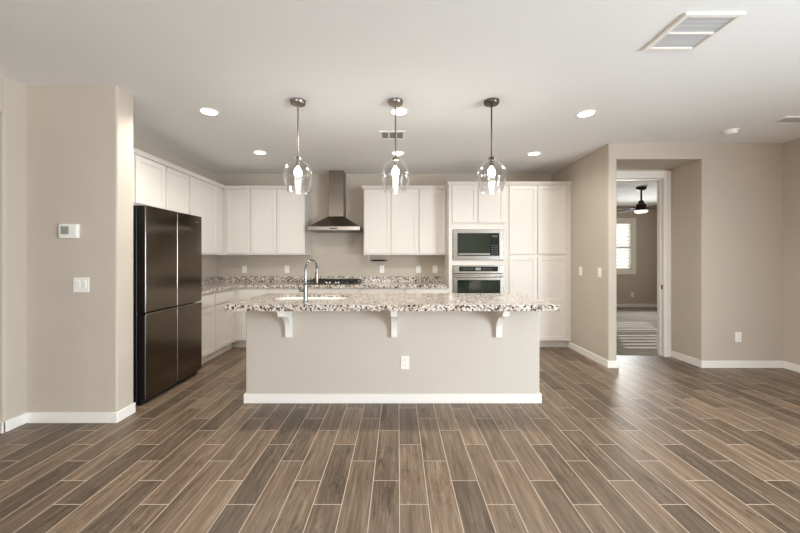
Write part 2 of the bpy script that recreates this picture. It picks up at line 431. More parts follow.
# plantation shutter
sh = thing('window_shutter', 'white louvred plantation shutter in the bedroom window, seen through the doorway', 'shutter', (WX0, BW, WZ0))
bm = bmesh.new(); ww, hh = WX1-WX0, WZ1-WZ0
MR = 0.60
for b in ((0.002, 0.03, 0.005, 0.035, 0.002, hh-0.002), (ww-0.03, ww-0.002, 0.005, 0.035, 0.002, hh-0.002), (0.03, ww-0.03, 0.005, 0.035, 0.002, 0.05), (0.03, ww-0.03, 0.005, 0.035, hh-0.05, hh-0.002), (0.03, ww-0.03, 0.005, 0.035, MR-0.03, MR+0.03)):
    box(bm, *b, bev=0.002)
obj('shutter_frame', bm, 'white', sh)
for z0, z1 in ((0.05, MR-0.03), (MR+0.03, hh-0.05)):
    n = round((z1-z0)/0.1); st = (z1-z0)/n
    for i in range(n):
        bm = bmesh.new(); box(bm, 0.031, ww-0.031, -0.044, 0.044, -0.0035, 0.0035, bev=0.0015)
        bmesh.ops.rotate(bm, verts=bm.verts, cent=(0, 0, 0), matrix=Matrix.Rotation(math.radians(-22), 3, 'X'))
        bmesh.ops.translate(bm, verts=bm.verts, vec=(0, 0.025, z0+st*(i+0.5)))
        obj('louver', bm, 'white', sh)

# ------------------------------------------------------------------ cabinets
def door_bm(w, h, t=0.02, fr=0.058, rails=()):
    """shaker door: local x 0..w, y 0..t (front at 0), z 0..h"""
    bm = bmesh.new()
    box(bm, 0.004, w-0.004, 0.009, t, 0.004, h-0.004)
    box(bm, 0, fr, 0, t-0.001, 0, h, bev=0.002); box(bm, w-fr, w, 0, t-0.001, 0, h, bev=0.002)
    box(bm, fr, w-fr, 0.0002, t-0.001, 0, fr, bev=0.0015); box(bm, fr, w-fr, 0.0002, t-0.001, h-fr, h, bev=0.0015)
    for r in rails: box(bm, fr, w-fr, 0.0002, t-0.001, r-fr/2, r+fr/2, bev=0.0015)
    return bm
def cab_door(parent, name, x, z, w, h, rails=(), y=-0.02):
    o = obj(name, door_bm(w, h, rails=rails, fr=min(0.058, h*0.28)), 'cab', parent); o.location = (x, y-0.0005, z); return o
def slab(parent, name, x, z, w, h, y=-0.02):
    bm = bmesh.new(); box(bm, 0, w, 0, 0.0195, 0, h, bev=0.003)
    o = obj(name, bm, 'cab', parent); o.location = (x, y-0.0005, z); return o
def crown(parent, w, d, ztop, l=False, r=False, zb=0.045, part=0):
    bm = bmesh.new()
    def ring(o, z): 
        x0 = -o if l else 0; x1 = w+(o if r else 0)
        if part: return [(-o, -0.02-o, z), (x1, -0.02-o, z), (x1, d, z), (0, d, z), (0, part, z), (-o, part, z)]
        return [(x0, -0.02-o, z), (x1, -0.02-o, z), (x1, d, z), (x0, d, z)]
    loft(bm, [ring(0.001, ztop-zb), ring(0.006, ztop-zb+0.004), ring(0.010, ztop-zb+0.014), ring(0.024, ztop-0.012), ring(0.028, ztop-0.010), ring(0.028, ztop)])
    return obj('crown_molding', bm, 'cab', parent)
CT = 2.43   # top of the tall and wall cabinets
def wall_cab(label, loc, rz, w, d, z0, doors, group, l=False, r=False, cw=None):
    """doors: list of (x, w)"""
    t = thing('upper_cabinet', label, 'cabinet', (loc[0], loc[1], z0), rz, group)
    bm = bmesh.new(); box(bm, 0.0005, w-0.0005, 0, d-0.001, 0, CT-0.045-z0, bev=0.0015); obj('body', bm, 'cab', t)
    for x, dw in doors: cab_door(t, 'door', x, 0.022, dw, CT-0.045-z0-0.03)
    c = crown(t, cw or w, d-0.001, CT-z0, l, r)
    return t
GW = 'white wall cabinets'
UZ = 1.366
# left run (faces +x); root at the front left corner as seen from the kitchen
XU = -2.697
RZL = PI/2
wall_cab('short white wall cabinet over the dark refrigerator', (XU, 3.20), RZL, 0.96, XU-XL, 1.86, [(0.015, 0.445), (0.478, 0.467)], GW, l=True)
wall_cab('narrow single-door white wall cabinet just past the refrigerator on the left wall', (XU, 4.16), RZL, 0.465, XU-XL, UZ, [(0.018, 0.43)], GW)
wall_cab('white corner wall cabinet where left and back walls meet', (XU, 4.625), RZL, 1.30, XU-XL, UZ, [(0.02, 0.70)], GW, cw=0.895)
# back run
YU = 5.57
wall_cab('single-door white wall cabinet on the back wall next to the left corner', (XU+0.003, YU), 0, 0.415, YB-YU, UZ, [(0.048, 0.35)], GW)
wall_cab('double-door white wall cabinet left of the range hood', (-2.279, YU), 0, 0.839, YB-YU, UZ, [(0.012, 0.392), (0.416, 0.411)], GW, r=True)
wall_cab('double-door white wall cabinet right of the range hood', (-0.534, YU), 0, 0.855, YB-YU, UZ, [(0.014, 0.408), (0.432, 0.408)], GW, l=True)
wall_cab('single-door white wall cabinet against the tall oven cabinet', (0.321, YU), 0, 0.423, YB-YU, UZ, [(0.014, 0.394)], GW)

# tall oven cabinet with openings for the two appliances
YT = 5.27
OX0, OX1 = 0.745, 1.595
t = thing('oven_cabinet', 'tall white cabinet housing microwave and wall oven', 'cabinet', (OX0, YT, 0))
w = OX1-OX0; d = YB-YT-0.001
bm = bmesh.new()
box(bm, 0, 0.055, 0, d, 0.10, CT-0.045, bev=0.0015); box(bm, w-0.05, w-0.0005, 0, d, 0.10, CT-0.045, bev=0.0015)
box(bm, 0.055, w-0.05, 0, d, 1.74, CT-0.045); box(bm, 0.055, w-0.05, 0, d, 1.215, 1.29)
box(bm, 0.055, w-0.05, 0, d, 0.10, 0.56); box(bm, 0.055, w-0.05, d-0.02, d, 0.56, 1.74)
obj('body', bm, 'cab', t)
bxo('toe_kick', 'cab', t, 0, w-0.0005, 0.07, d, 0.0, 0.0995)
cab_door(t, 'door', 0.05, 1.835, 0.366, 0.545); cab_door(t, 'door', 0.428, 1.835, 0.386, 0.545)
slab(t, 'drawer', 0.04, 0.12, w-0.08, 0.40)
crown(t, w, d, CT, part=0.24)
# pantry
t = thing('pantry_cabinet', 'tall white four-door pantry cabinet by the right wall', 'cabinet', (OX1, YT, 0))
w = 2.53-OX1-0.001
bm = bmesh.new(); box(bm, 0.0005, w, 0, d, 0.10, CT-0.045, bev=0.0015); obj('body', bm, 'cab', t)
bxo('toe_kick', 'cab', t, 0.0005, w, 0.07, d, 0.0, 0.0995)
for x, dw in ((0.03, 0.405), (0.448, 0.415)):
    cab_door(t, 'door', x, 1.378, dw, 1.0)
    cab_door(t, 'door', x, 0.118, dw, 1.225, rails=(0.575,))
crown(t, w, d, CT)

# base cabinets
GB = 'white base cabinets'
BZ = 0.878
def base_cab(label, loc, rz, w, d, fronts, filler=0):
    t = thing('base_cabinet', label, 'cabinet', (loc[0], loc[1], 0), rz, GB)
    bm = bmesh.new(); box(bm, 0.0005, w-0.0005, 0, d-0.001, 0.10, BZ, bev=0.0015); obj('body', bm, 'cab', t)
    bxo('toe_kick', 'cab', t, 0.0005, w-0.0005, 0.06, d-0.001, 0.0, 0.0995)
    for k, x, z, fw, fh in fronts:
        (slab if k == 'drawer' else cab_door)(t, k, x, z, fw, fh)
    return t
XBF = -2.375
base_cab('white drawer-and-door base cabinet beside the refrigerator', (XBF, 4.17), RZL, 0.47, XBF-XL, [('drawer', 0.015, 0.715, 0.44, 0.145), ('door', 0.015, 0.118, 0.44, 0.58)])
base_cab('white drawer-and-door base cabinet on the left wall next to the corner', (XBF, 4.64), RZL, 0.625, XBF-XL, [('drawer', 0.015, 0.715, 0.475, 0.145), ('door', 0.015, 0.118, 0.475, 0.58)])
base_cab('white base cabinet in the back left corner', (XL+0.002, YT), 0, 1.07, YB-YT, [('drawer', 0.66, 0.715, 0.395, 0.145), ('door', 0.66, 0.118, 0.395, 0.58)])
base_cab('white base cabinet left of the cooktop', (-1.908, YT), 0, 0.548, YB-YT, [('drawer', 0.015, 0.715, 0.518, 0.145), ('door', 0.015, 0.118, 0.518, 0.58)])
base_cab('white base cabinet under the black cooktop', (-1.36, YT), 0, 0.80, YB-YT, [('drawer', 0.015, 0.60, 0.77, 0.26), ('drawer', 0.015, 0.36, 0.77, 0.225), ('drawer', 0.015, 0.118, 0.77, 0.225)])
base_cab('white base cabinet right of the cooktop', (-0.56, YT), 0, 0.65, YB-YT, [('drawer', 0.015, 0.715, 0.62, 0.145), ('door', 0.015, 0.118, 0.304, 0.58), ('door', 0.331, 0.118, 0.304, 0.58)])
base_cab('white base cabinet against the tall oven cabinet', (0.09, YT), 0, 0.654, YB-YT, [('drawer', 0.015, 0.715, 0.624, 0.145), ('door', 0.015, 0.118, 0.306, 0.58), ('door', 0.333, 0.118, 0.306, 0.58)])

# perimeter countertop (L) with low granite backsplash
ZT = 0.931
t = thing('perimeter_countertop', 'L-shaped speckled granite countertop along the left and back walls', 'countertop', (XL, YB, BZ+0.0005))
bm = bmesh.new()
zz0, zz1 = 0.0, ZT-BZ-0.0005
pts = [(0.001, 4.172-YB), (XBF+0.03-XL, 4.172-YB), (XBF+0.03-XL, YT-0.03-YB), (OX0-0.001-XL, YT-0.03-YB), (OX0-0.001-XL, -0.001), (0.001, -0.001)]
loft(bm, [[(x, y, zz0) for x, y in pts], [(x, y, zz1) for x, y in pts]])
obj('slab', bm, 'granite', t)
bm = bmesh.new(); box(bm, 0.001, 0.022, 4.172-YB, -0.022, zz1, zz1+0.09, bev=0.002); box(bm, 0.001, OX0-0.001-XL, -0.022, -0.001, zz1, zz1+0.09, bev=0.002)
obj('backsplash', bm, 'granite', t)

# ------------------------------------------------------------------ island
IX0, IX1, IY0, IY1 = -1.388, 1.292, 3.28, 3.93
t = thing('kitchen_island', 'greige kitchen island with white corbels and baseboard', 'island', ((IX0+IX1)/2, IY0, 0))
ox = (IX0+IX1)/2
bm = bmesh.new()
box(bm, IX0-ox, IX1-ox, 0, 0.045, 0, BZ, vert=[(IX0-ox, 0), (IX1-ox, 0)], vr=0.012)
box(bm, IX0-ox, IX0-ox+0.05, 0.045, 0.10, 0, BZ); box(bm, IX1-ox-0.05, IX1-ox, 0.045, 0.10, 0, BZ)
obj('body', bm, 'island', t, smooth=True)
bm = bmesh.new()   # cabinet carcass on the far (kitchen) side, open on top
a0, a1 = IX0-ox+0.002, IX1-ox-0.002
box(bm, a0, a0+0.02, 0.101, 0.648, 0.1, BZ); box(bm, a1-0.02, a1, 0.101, 0.648, 0.1, BZ)
box(bm, a0+0.02, a1-0.02, 0.63, 0.648, 0.1, BZ); box(bm, a0, a1, 0.101, 0.60, 0.0, 0.12)
obj('cabinet_carcass', bm, 'cab', t)
n = 5
for i in range(n):
    dw = (a1-a0-0.04)/n
    o = obj('door', door_bm(dw-0.02, 0.70), 'cab', t); o.rotation_euler = (0, 0, PI); o.location = (a0+0.02+dw*(i+1)-0.01, 0.6695, 0.13)
bm = bmesh.new()
box(bm, IX0-ox-BT, IX1-ox+BT, -BT, -0.0002, 0, BH, bev=0.003)
box(bm, IX0-ox-BT, IX0-ox-0.0002, -0.0002, 0.10, 0, BH, bev=0.003); box(bm, IX1-ox+0.0002, IX1-ox+BT, -0.0002, 0.10, 0, BH, bev=0.003)
obj('baseboard', bm, 'white', t)
CZ0, CZT = 0.60, BZ-0.0005
for cx in (-0.99, -0.034, 0.912):
    prof = [(0, CZT), (-0.262, CZT), (-0.262, CZT-0.018), (-0.244, CZT-0.024), (-0.238, CZT-0.052), (-0.205, CZT-0.066)]
    for k in range(1, 13):       # concave sweep down to the foot
        a = k/12*PI/2
        prof.append((-0.205+0.172*math.sin(a), CZT-0.066-0.155*(1-math.cos(a))))
    prof += [(-0.033, CZ0+0.012), (-0.027, CZ0), (0, CZ0)]
    bm = bmesh.new(); prism(bm, prof, cx-ox-0.027, cx-ox+0.027)
    o = obj('corbel', bm, 'white', t); o.location.y = -0.0003
# island counter with a cut-out for the sink
KX0, KX1, KY0, KY1 = -1.434, 1.34, 2.98, 3.98
SX0, SX1, SY0, SY1 = -1.19, -0.505, 3.38, 3.74
def slab_with_hole(bm, o, i, z0, z1):
    (x0, x1, y0, y1), (a0, a1, b0, b1) = o, i
    xs, ys = [x0, a0, a1, x1], [y0, b0, b1, y1]
    g = {}
    for zi, z in enumerate((z0, z1)):
        for ix, x in enumerate(xs):
            for iy, y in enumerate(ys): g[ix, iy, zi] = bm.verts.new((x, y, z))
    for ix in range(3):
        for iy in range(3):
            if ix == 1 and iy == 1: continue
            bm.faces.new((g[ix, iy, 1], g[ix+1, iy, 1], g[ix+1, iy+1, 1], g[ix, iy+1, 1]))
            bm.faces.new((g[ix, iy, 0], g[ix, iy+1, 0], g[ix+1, iy+1, 0], g[ix+1, iy, 0]))
    for k in range(3):
        for (p, q) in (((k, 0), (k+1, 0)), ((k, 3), (k+1, 3)), ((0, k), (0, k+1)), ((3, k), (3, k+1))):
            bm.faces.new((g[p+(0,)], g[q+(0,)], g[q+(1,)], g[p+(1,)]))
    for (p, q) in (((1, 1), (2, 1)), ((1, 2), (2, 2)), ((1, 1), (1, 2)), ((2, 1), (2, 2))):
        bm.faces.new((g[p+(0,)], g[q+(0,)], g[q+(1,)], g[p+(1,)]))
    bmesh.ops.recalc_face_normals(bm, faces=bm.faces)
bm = bmesh.new(); slab_with_hole(bm, (KX0, KX1, KY0, KY1), (SX0, SX1, SY0, SY1), BZ+0.0005, ZT)
es = [e for e in bm.edges if len(e.link_faces) == 2 and e.calc_face_angle() > 0.5]
bmesh.ops.bevel(bm, geom=es, offset=0.004, segments=2, affect='EDGES', profile=0.5)
tag(obj('island_countertop', bm, 'granite'), 'speckled granite slab on top of the kitchen island', 'countertop')
# undermount sink
t = thing('sink', 'white undermount sink in the island countertop', 'sink', ((SX0+SX1)/2, (SY0+SY1)/2, BZ-0.2))
hx, hy = (SX1-SX0)/2-0.002, (SY1-SY0)/2-0.002
bm = bmesh.new()
def rr(hx, hy, z, r=0.04):
    out = []
    for cx, cy, a0 in ((hx-r, hy-r, 0), (-hx+r, hy-r, PI/2), (-hx+r, -hy+r, PI), (hx-r, -hy+r, 3*PI/2)):
        for k in range(6): a = a0+k/5*PI/2; out.append((cx+r*math.cos(a), cy+r*math.sin(a), z))
    return out
loft(bm, [rr(hx-0.02, hy-0.02, 0.02), rr(hx-0.008, hy-0.008, 0.03), rr(hx-0.006, hy-0.006, 0.235), rr(hx, hy, 0.236), rr(hx, hy, 0.0)], cap=True)
obj('bowl', bm, 'porcelain', t, smooth=True)
bm = bmesh.new(); lathe(bm, [(0.0, 0.022), (0.04, 0.022), (0.045, 0.0205)], n=20); obj('drain', bm, 'chrome', t, smooth=True)
# faucet
t = thing('faucet', 'tall chrome gooseneck faucet at the island sink', 'faucet', (-0.805, 3.14, ZT+0.0003))
bm = bmesh.new(); lathe(bm, [(0.028, 0), (0.028, 0.006), (0.021, 0.012), (0.019, 0.02), (0.019, 0.15), (0.0175, 0.165), (0.012, 0.172)], n=24, cap0=True, cap1=True); obj('base', bm, 'chrome', t, smooth=True)
pts = [(0, 0, 0.168), (0.001, 0, 0.28)]
tx, ty, R_ = 0.055, 0.185, 0.0975
for k in range(0, 15):
    a = PI*k/14
    s = (1-math.cos(a))/2
    pts.append((tx*s, ty*s, 0.285+0.085*math.sin(a)))
pts.append((tx, ty, 0.255))
bm = bmesh.new(); tube(bm, pts, 0.0105, 14); obj('spout', bm, 'chrome', t, smooth=True)
bm = bmesh.new(); tube(bm, [(tx, ty, 0.26), (tx, ty, 0.245), (tx, ty, 0.19), (tx, ty, 0.155)], [0.0125, 0.015, 0.016, 0.0135], 14); obj('spray_head', bm, 'nickel', t, smooth=True)
bm = bmesh.new(); tube(bm, [(-0.018, 0, 0.105), (-0.045, 0, 0.105), (-0.055, 0.0, 0.105)], [0.013, 0.012, 0.012], 12); tube(bm, [(-0.05, 0, 0.105), (-0.06, -0.01, 0.14), (-0.067, -0.02, 0.17)], [0.006, 0.005, 0.005], 8); obj('handle', bm, 'chrome', t, smooth=True)

# ------------------------------------------------------------------ refrigerator (local: front at y=0 facing -y, turned to face +x)
t = thing('refrigerator', 'dark stainless four-door refrigerator on the left', 'refrigerator', (-2.25, 3.21, 0), RZL)
FW, FH, FD = 0.917, 1.79, 0.715
bxo('body', 'fridge_side', t, 0.006, FW-0.006, 0.085, FD, 0.03, FH-0.012, bev=0.004)
mid = 0.815
for x0, x1 in ((0.0, FW/2-0.004), (FW/2+0.004, FW)):
    for z0, z1 in ((0.055, mid-0.006), (mid+0.018, FH)):
        d_ = bxo('door', 'fridge_side', t, x0, x1, 0.0085, 0.075, z0, z1, bev=0.003)
        bxo('front_panel', 'fridge', d_, x0, x1, 0.0, 0.0082, z0, z1, bev=0.002, label='reflective dark stainless door skin')
        e0 = x0 if x0 == 0 else x1-0.003
        hz = (z1-0.012, z1) if z0 < mid-0.1 else (z0, z0+0.010)
        if z0 < 0.1:
            bxo('handle_strip', 'nickel', d_, x0+0.002, x1-0.002, -0.006, 0.012, z1+0.001, z1+0.011, bev=0.002, label='slim bright metal handle strip')
        else:
            bxo('edge_trim', 'dark_nickel', d_, (x1+0.0002) if x0 == 0 else (x0-0.0032), (x1+0.0032) if x0 == 0 else (x0-0.0002), 0.004, 0.03, z0, z1, label='thin bright trim on the door edge')
bxo('badge', 'steel', t, FW-0.14, FW-0.06, -0.0015, 0.0, FH-0.075, FH-0.063, label='small bright nameplate')
bxo('hinge_cover', 'fridge_side', t, 0.02, 0.12, 0.09, 0.20, FH-0.0115, FH+0.004, bev=0.004)
bxo('hinge_cover', 'fridge_side', t, FW-0.12, FW-0.02, 0.09, 0.20, FH-0.0115, FH+0.004, bev=0.004)
bxo('toe_grille', 'fridge_side', t, 0.01, FW-0.01, 0.05, 0.084, 0.0, 0.05)
for x in (0.08, FW-0.08):
    bm = bmesh.new(); lathe(bm, [(0.02, 0), (0.02, 0.03)], (x, FD-0.08, 0), 14, True, True); obj('foot', bm, 'black', t)

# ------------------------------------------------------------------ built-in microwave and wall oven
AX0, AX1 = 0.803, 1.543
t = thing('microwave', 'built-in stainless microwave above the wall oven', 'microwave', (AX0, YT, 1.2905))
w = AX1-AX0; h = 1.7385-1.2905
bxo('body', 'black', t, 0.01, w-0.01, 0.0, 0.42, 0.012, h-0.012)
bm = bmesh.new(); 
fw_ = 0.066
box(bm, 0, fw_, -0.022, -0.0005, 0, h, bev=0.003); box(bm, w-fw_, w, -0.022, -0.0005, 0, h, bev=0.003)
box(bm, fw_, w-fw_, -0.022, -0.0005, 0, 0.062, bev=0.003); box(bm, fw_, w-fw_, -0.022, -0.0005, h-0.058, h, bev=0.003)
obj('trim_frame', bm, 'steel', t)
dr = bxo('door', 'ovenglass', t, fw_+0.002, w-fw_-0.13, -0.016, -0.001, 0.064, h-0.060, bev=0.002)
bxo('door_handle', 'steel', dr, fw_+0.01, w-fw_-0.132, -0.022, -0.0165, 0.075, 0.098, bev=0.002, label='brushed steel strip along the door bottom')
cp = bxo('control_panel', 'display', t, w-fw_-0.127, w-fw_-0.002, -0.016, -0.001, 0.064, h-0.060, bev=0.002)
bm = bmesh.new()
for r_ in range(5):
    for c_ in range(3): box(bm, w-fw_-0.11+c_*0.035, w-fw_-0.088+c_*0.035, -0.0172, -0.0162, 0.085+r_*0.03, 0.10+r_*0.03)
obj('buttons', bm, 'buttons', cp)
bxo('display', 'buttons', cp, w-fw_-0.11, w-fw_-0.022, -0.0172, -0.0162, h-0.115, h-0.085, label='dim grey display')

t = thing('wall_oven', 'built-in stainless wall oven below the microwave', 'oven', (AX0, YT, 0.561))
zb = 0.561; h = 1.2135-zb
bxo('body', 'black', t, 0.01, w-0.01, 0.0, 0.50, 0.004, h-0.004)
cp = bxo('control_panel', 'steel', t, 0, w, -0.024, -0.0005, h-0.118, h, bev=0.003)
dp = bxo('display_panel', 'display', cp, 0.087, w-0.085, -0.0262, -0.0242, h-0.088, h-0.018, bev=0.0008, label='black glass control strip')
bxo('clock', 'lcd', dp, 0.325, 0.405, -0.0268, -0.0263, h-0.070, h-0.035, label='pale grey clock display')
for k0 in (0.15, 0.43):
    bm = bmesh.new()
    for i in range(6): box(bm, k0+i*0.025, k0+0.015+i*0.025, -0.0268, -0.0263, h-0.058, h-0.047)
    obj('touch_keys', bm, 'plate_dark', dp)
bm = bmesh.new(); dh = h-0.125
gx0, gx1, gz0, gz1 = 0.062, w-0.055, 0.10, dh-0.09
box(bm, 0, gx0, -0.03, -0.0005, 0.0, dh, bev=0.003); box(bm, gx1, w, -0.03, -0.0005, 0.0, dh, bev=0.003)
box(bm, gx0, gx1, -0.03, -0.0005, 0.0, gz0, bev=0.002); box(bm, gx0, gx1, -0.03, -0.0005, gz1, dh, bev=0.002)
dr = obj('door', bm, 'steel', t)
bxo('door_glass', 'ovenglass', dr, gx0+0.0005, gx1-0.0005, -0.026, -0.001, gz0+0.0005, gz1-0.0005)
bm = bmesh.new(); tube(bm, [(0.03, -0.068, dh-0.035), (w-0.03, -0.068, dh-0.035)], 0.014, 14)
for x in (0.07, w-0.07): tube(bm, [(x, -0.066, dh-0.035), (x, -0.0305, dh-0.035)], 0.010, 10)
obj('handle', bm, 'steel', dr, smooth=True)

# ------------------------------------------------------------------ range hood
HX = -0.974
t = thing('range_hood', 'stainless chimney range hood on the back wall', 'range hood', (HX, YB-0.0005, 1.74))
bm = bmesh.new(); box(bm, -0.40, 0.40, -0.50, 0, 0, 0.058, bev=0.003); rim = obj('rim', bm, 'nickel', t)
bm = bmesh.new()
loft(bm, [[(-0.385, -0.49, 0.0585), (0.385, -0.49, 0.0585), (0.385, 0, 0.0585), (-0.385, 0, 0.0585)], [(-0.120, -0.265, 0.235), (0.120, -0.265, 0.235), (0.120, 0, 0.235), (-0.120, 0, 0.235)]])
obj('canopy', bm, 'hoodsteel', t)
bm = bmesh.new(); box(bm, -0.116, 0.116, -0.26, 0, 0.2355, 0.60, bev=0.002); box(bm, -0.113, 0.113, -0.256, 0, 0.60, CH-1.7405, bev=0.002); obj('chimney', bm, 'hoodsteel', t)
for sx in (-0.19, 0.19):
    bxo('filter', 'dark_nickel', t, sx-0.17, sx+0.17, -0.45, -0.05, -0.006, -0.0005, label='dark metal grease filter')
bxo('control_buttons', 'black', rim, -0.06, 0.06, -0.502, -0.5005, 0.02, 0.036)

# ------------------------------------------------------------------ gas cooktop
t = thing('cooktop', 'black gas cooktop with cast iron grates under the range hood', 'cooktop', (HX, 5.56, ZT+0.0003))
bxo('base', 'black', t, -0.385, 0.385, -0.27, 0.25, 0, 0.012, bev=0.004)
for gx in (-0.253, 0.0, 0.253):
    bm = bmesh.new(); hw = 0.122; y0, y1 = (-0.16 if gx == 0 else -0.25), 0.235; z = 0.038
    for a in (-hw, hw-0.012): box(bm, gx+a, gx+a+0.012, y0, y1, z, z+0.016, bev=0.002)
    for b in (y0, (y0+y1)/2-0.006, y1-0.012): box(bm, gx-hw, gx+hw, b, b+0.012, z, z+0.016, bev=0.002)
    box(bm, gx-0.006, gx+0.006, y0, y1, z, z+0.016, bev=0.002)
    for a in (-hw, hw-0.012):
        for b in (y0, y1-0.012): box(bm, gx+a, gx+a+0.012, b, b+0.012, 0.0122, z, bev=0.001)
    obj('grate', bm, 'iron', t)
for bx_, by_, r_ in ((-0.253, -0.12, 0.04), (-0.253, 0.12, 0.035), (0.0, 0.04, 0.05), (0.253, -0.12, 0.035), (0.253, 0.12, 0.04)):
    bm = bmesh.new(); lathe(bm, [(r_, 0.0122), (r_, 0.022), (r_*0.7, 0.026), (r_*0.7, 0.032)], (bx_, by_, 0), 20, True, True); obj('burner', bm, 'iron', t, smooth=True)
for kx in (-0.165, -0.085, 0.055, 0.125, ):
    bm = bmesh.new(); lathe(bm, [(0.022, 0.0122), (0.021, 0.032), (0.017, 0.036)], (kx*0.62+0.012, -0.215, 0), 20, True, True); obj('knob', bm, 'steel', t, smooth=True, label='small silver control knob')

# ------------------------------------------------------------------ under-cabinet paper towel bar
t = thing('towel_bar', 'empty dark paper towel bar under the wall cabinet right of the hood', 'towel holder', (-0.31, 5.74, UZ-0.0005))
bm = bmesh.new(); tube(bm, [(-0.14, 0, -0.085), (-0.11, 0, -0.085), (-0.09, 0, -0.085), (0.09, 0, -0.085), (0.11, 0, -0.085), (0.14, 0, -0.085)], [0.007, 0.008, 0.014, 0.014, 0.008, 0.007], 14); obj('rod', bm, 'black', t, smooth=True)
for sx in (-0.155, 0.155):
    bm = bmesh.new(); box(bm, sx-0.006, sx+0.006, -0.012, 0.012, -0.10, -0.003, bev=0.003); obj('bracket', bm, 'nickel', t)
bxo('mounting_plate', 'nickel', t, -0.16, 0.16, -0.015, 0.015, -0.003, 0.0)

# ------------------------------------------------------------------ wall plates
def outlet(label, loc, rz, group='white wall outlets', src=[None]):
    if src[0] is not None: return dup(src[0], loc, label, group, rz)
    t = thing('outlet', label, 'outlet', loc, rz, group)
    bxo('cover_plate', 'plate', t, -0.038, 0.038, -0.006, -0.0003, -0.06, 0.06, bev=0.002)
    for z in (-0.024, 0.024):
        o = bxo('socket', 'plate', t, -0.017, 0.017, -0.0085, -0.0061, z-0.015, z+0.015, bev=0.001)
        bm = bmesh.new(); box(bm, -0.008, -0.0055, -0.0089, -0.0086, z-0.002, z+0.007); box(bm, 0.0055, 0.008, -0.0089, -0.0086, z-0.002, z+0.007); box(bm, -0.002, 0.002, -0.0089, -0.0086, z-0.010, z-0.006)
        obj('slots', bm, 'plate_dark', o)
    src[0] = t
    return t
def switch(label, loc, rz, gangs=1):
    t = thing('light_switch', label, 'light switch', loc, rz)
    hw = 0.038+(gangs-1)*0.025
    bxo('cover_plate', 'plate', t, -hw, hw, -0.006, -0.0003, -0.06, 0.06, bev=0.002)
    for i in range(gangs):
        x = (i-(gangs-1)/2)*0.047
        bm = bmesh.new(); prism(bm, [(-0.0062, -0.033), (-0.0085, -0.033), (-0.0115, 0.033), (-0.0062, 0.033)], x-0.0165, x+0.0165); obj('rocker', bm, 'plate', t)
    return t
YP = YB-0.0003
outlet('white outlet on the back wall below the wall cabinet nearest the left corner', ((244.5-CX)*YB/F, YP, 1.135), 0)
outlet('white outlet on the back wall left of the faucet', ((287-CX)*YB/F, YP, 1.135), 0)
outlet('white outlet on the back wall below the dark towel bar', ((382-CX)*YB/F, YP, 1.135), 0)
outlet('white outlet on the back wall, second from the tall oven cabinet', ((418.5-CX)*YB/F, YP, 1.135), 0)
outlet('white outlet on the back wall nearest the tall oven cabinet', ((435-CX)*YB/F, YP, 1.135), 0)
outlet('white outlet on the front of the island', (0.064, IY0-0.0003, 0.368), 0)
outlet('white outlet low on the wall right of the bedroom doorway', (4.09, 4.33-0.0003, 0.37), 0)
outlet('white outlet on the bedroom wall below the window', (6.25, BW-0.0003, 0.344), 0)
switch('white single switch on the kitchen side wall nearest the pantry', (2.53-0.0003, 4.98, 1.14), -PI/2)
switch('white single switch on the kitchen side wall nearest the doorway niche', (2.53-0.0003, 4.51, 1.14), -PI/2)
switch('white double rocker switch below the thermostat', ((81.7-CX)*2.888/F, 2.888-0.0003, 1.105), 0, 2)
t = thing('thermostat', 'white thermostat with grey screen on the left wall', 'thermostat', ((70.9-CX)*2.888/F, 2.888-0.0003, 1.535))
bxo('housing', 'plate', t, -0.077, 0.077, -0.026, -0.0003, -0.058, 0.058, bev=0.008, seg=3)
bxo('screen', 'lcd', t, -0.058, 0.006, -0.0275, -0.0255, -0.026, 0.038, bev=0.0008, label='grey liquid crystal screen')
bxo('button_panel', 'plate', t, 0.018, 0.062, -0.0285, -0.0255, -0.03, 0.04, bev=0.001)

# ------------------------------------------------------------------ ceiling: downlights, pendants, vents
src = None
for px, py, lab in ((209, 111.5, 'glowing recessed downlight in the front row, left'), (399, 111.5, 'glowing recessed downlight in the front row, beside the middle pendant canopy'), (586, 113.5, 'glowing recessed downlight in the front row, right'),
                    (260, 152.5, 'glowing recessed downlight in the back row, left'), (398, 153, 'glowing recessed downlight in the back row, above the middle pendant globe'), (534, 153.5, 'glowing recessed downlight in the back row, right')):
    D = (CH-H)*F/(CY-py); loc = ((px-CX)*D/F, D, CH)
    if src is None:
        src = t = thing('downlight', lab, 'ceiling light', loc, 0, 'recessed ceiling downlights')
        bm = bmesh.new(); lathe(bm, [(0.088, -0.0003), (0.086, -0.007), (0.076, -0.008), (0.070, -0.005)], n=36); obj('trim_ring', bm, 'white', t, smooth=True)
        bm = bmesh.new(); lathe(bm, [(0.0001, -0.0052), (0.0705, -0.0052)], n=36); obj('lens', bm, 'can', t)
    else: dup(src, loc, lab, 'recessed ceiling downlights')
    l = bpy.data.lights.new('downlight_beam', 'SPOT'); l.energy = 90 if py < 130 else 13; l.spot_size = math.radians(165); l.spot_blend = 0.6; l.shadow_soft_size = 0.07; l.color = (1, 0.965, 0.88)
    lo = bpy.data.objects.new('downlight_beam', l); C.objects.link(lo); lo.location = (loc[0], loc[1], CH-0.02)

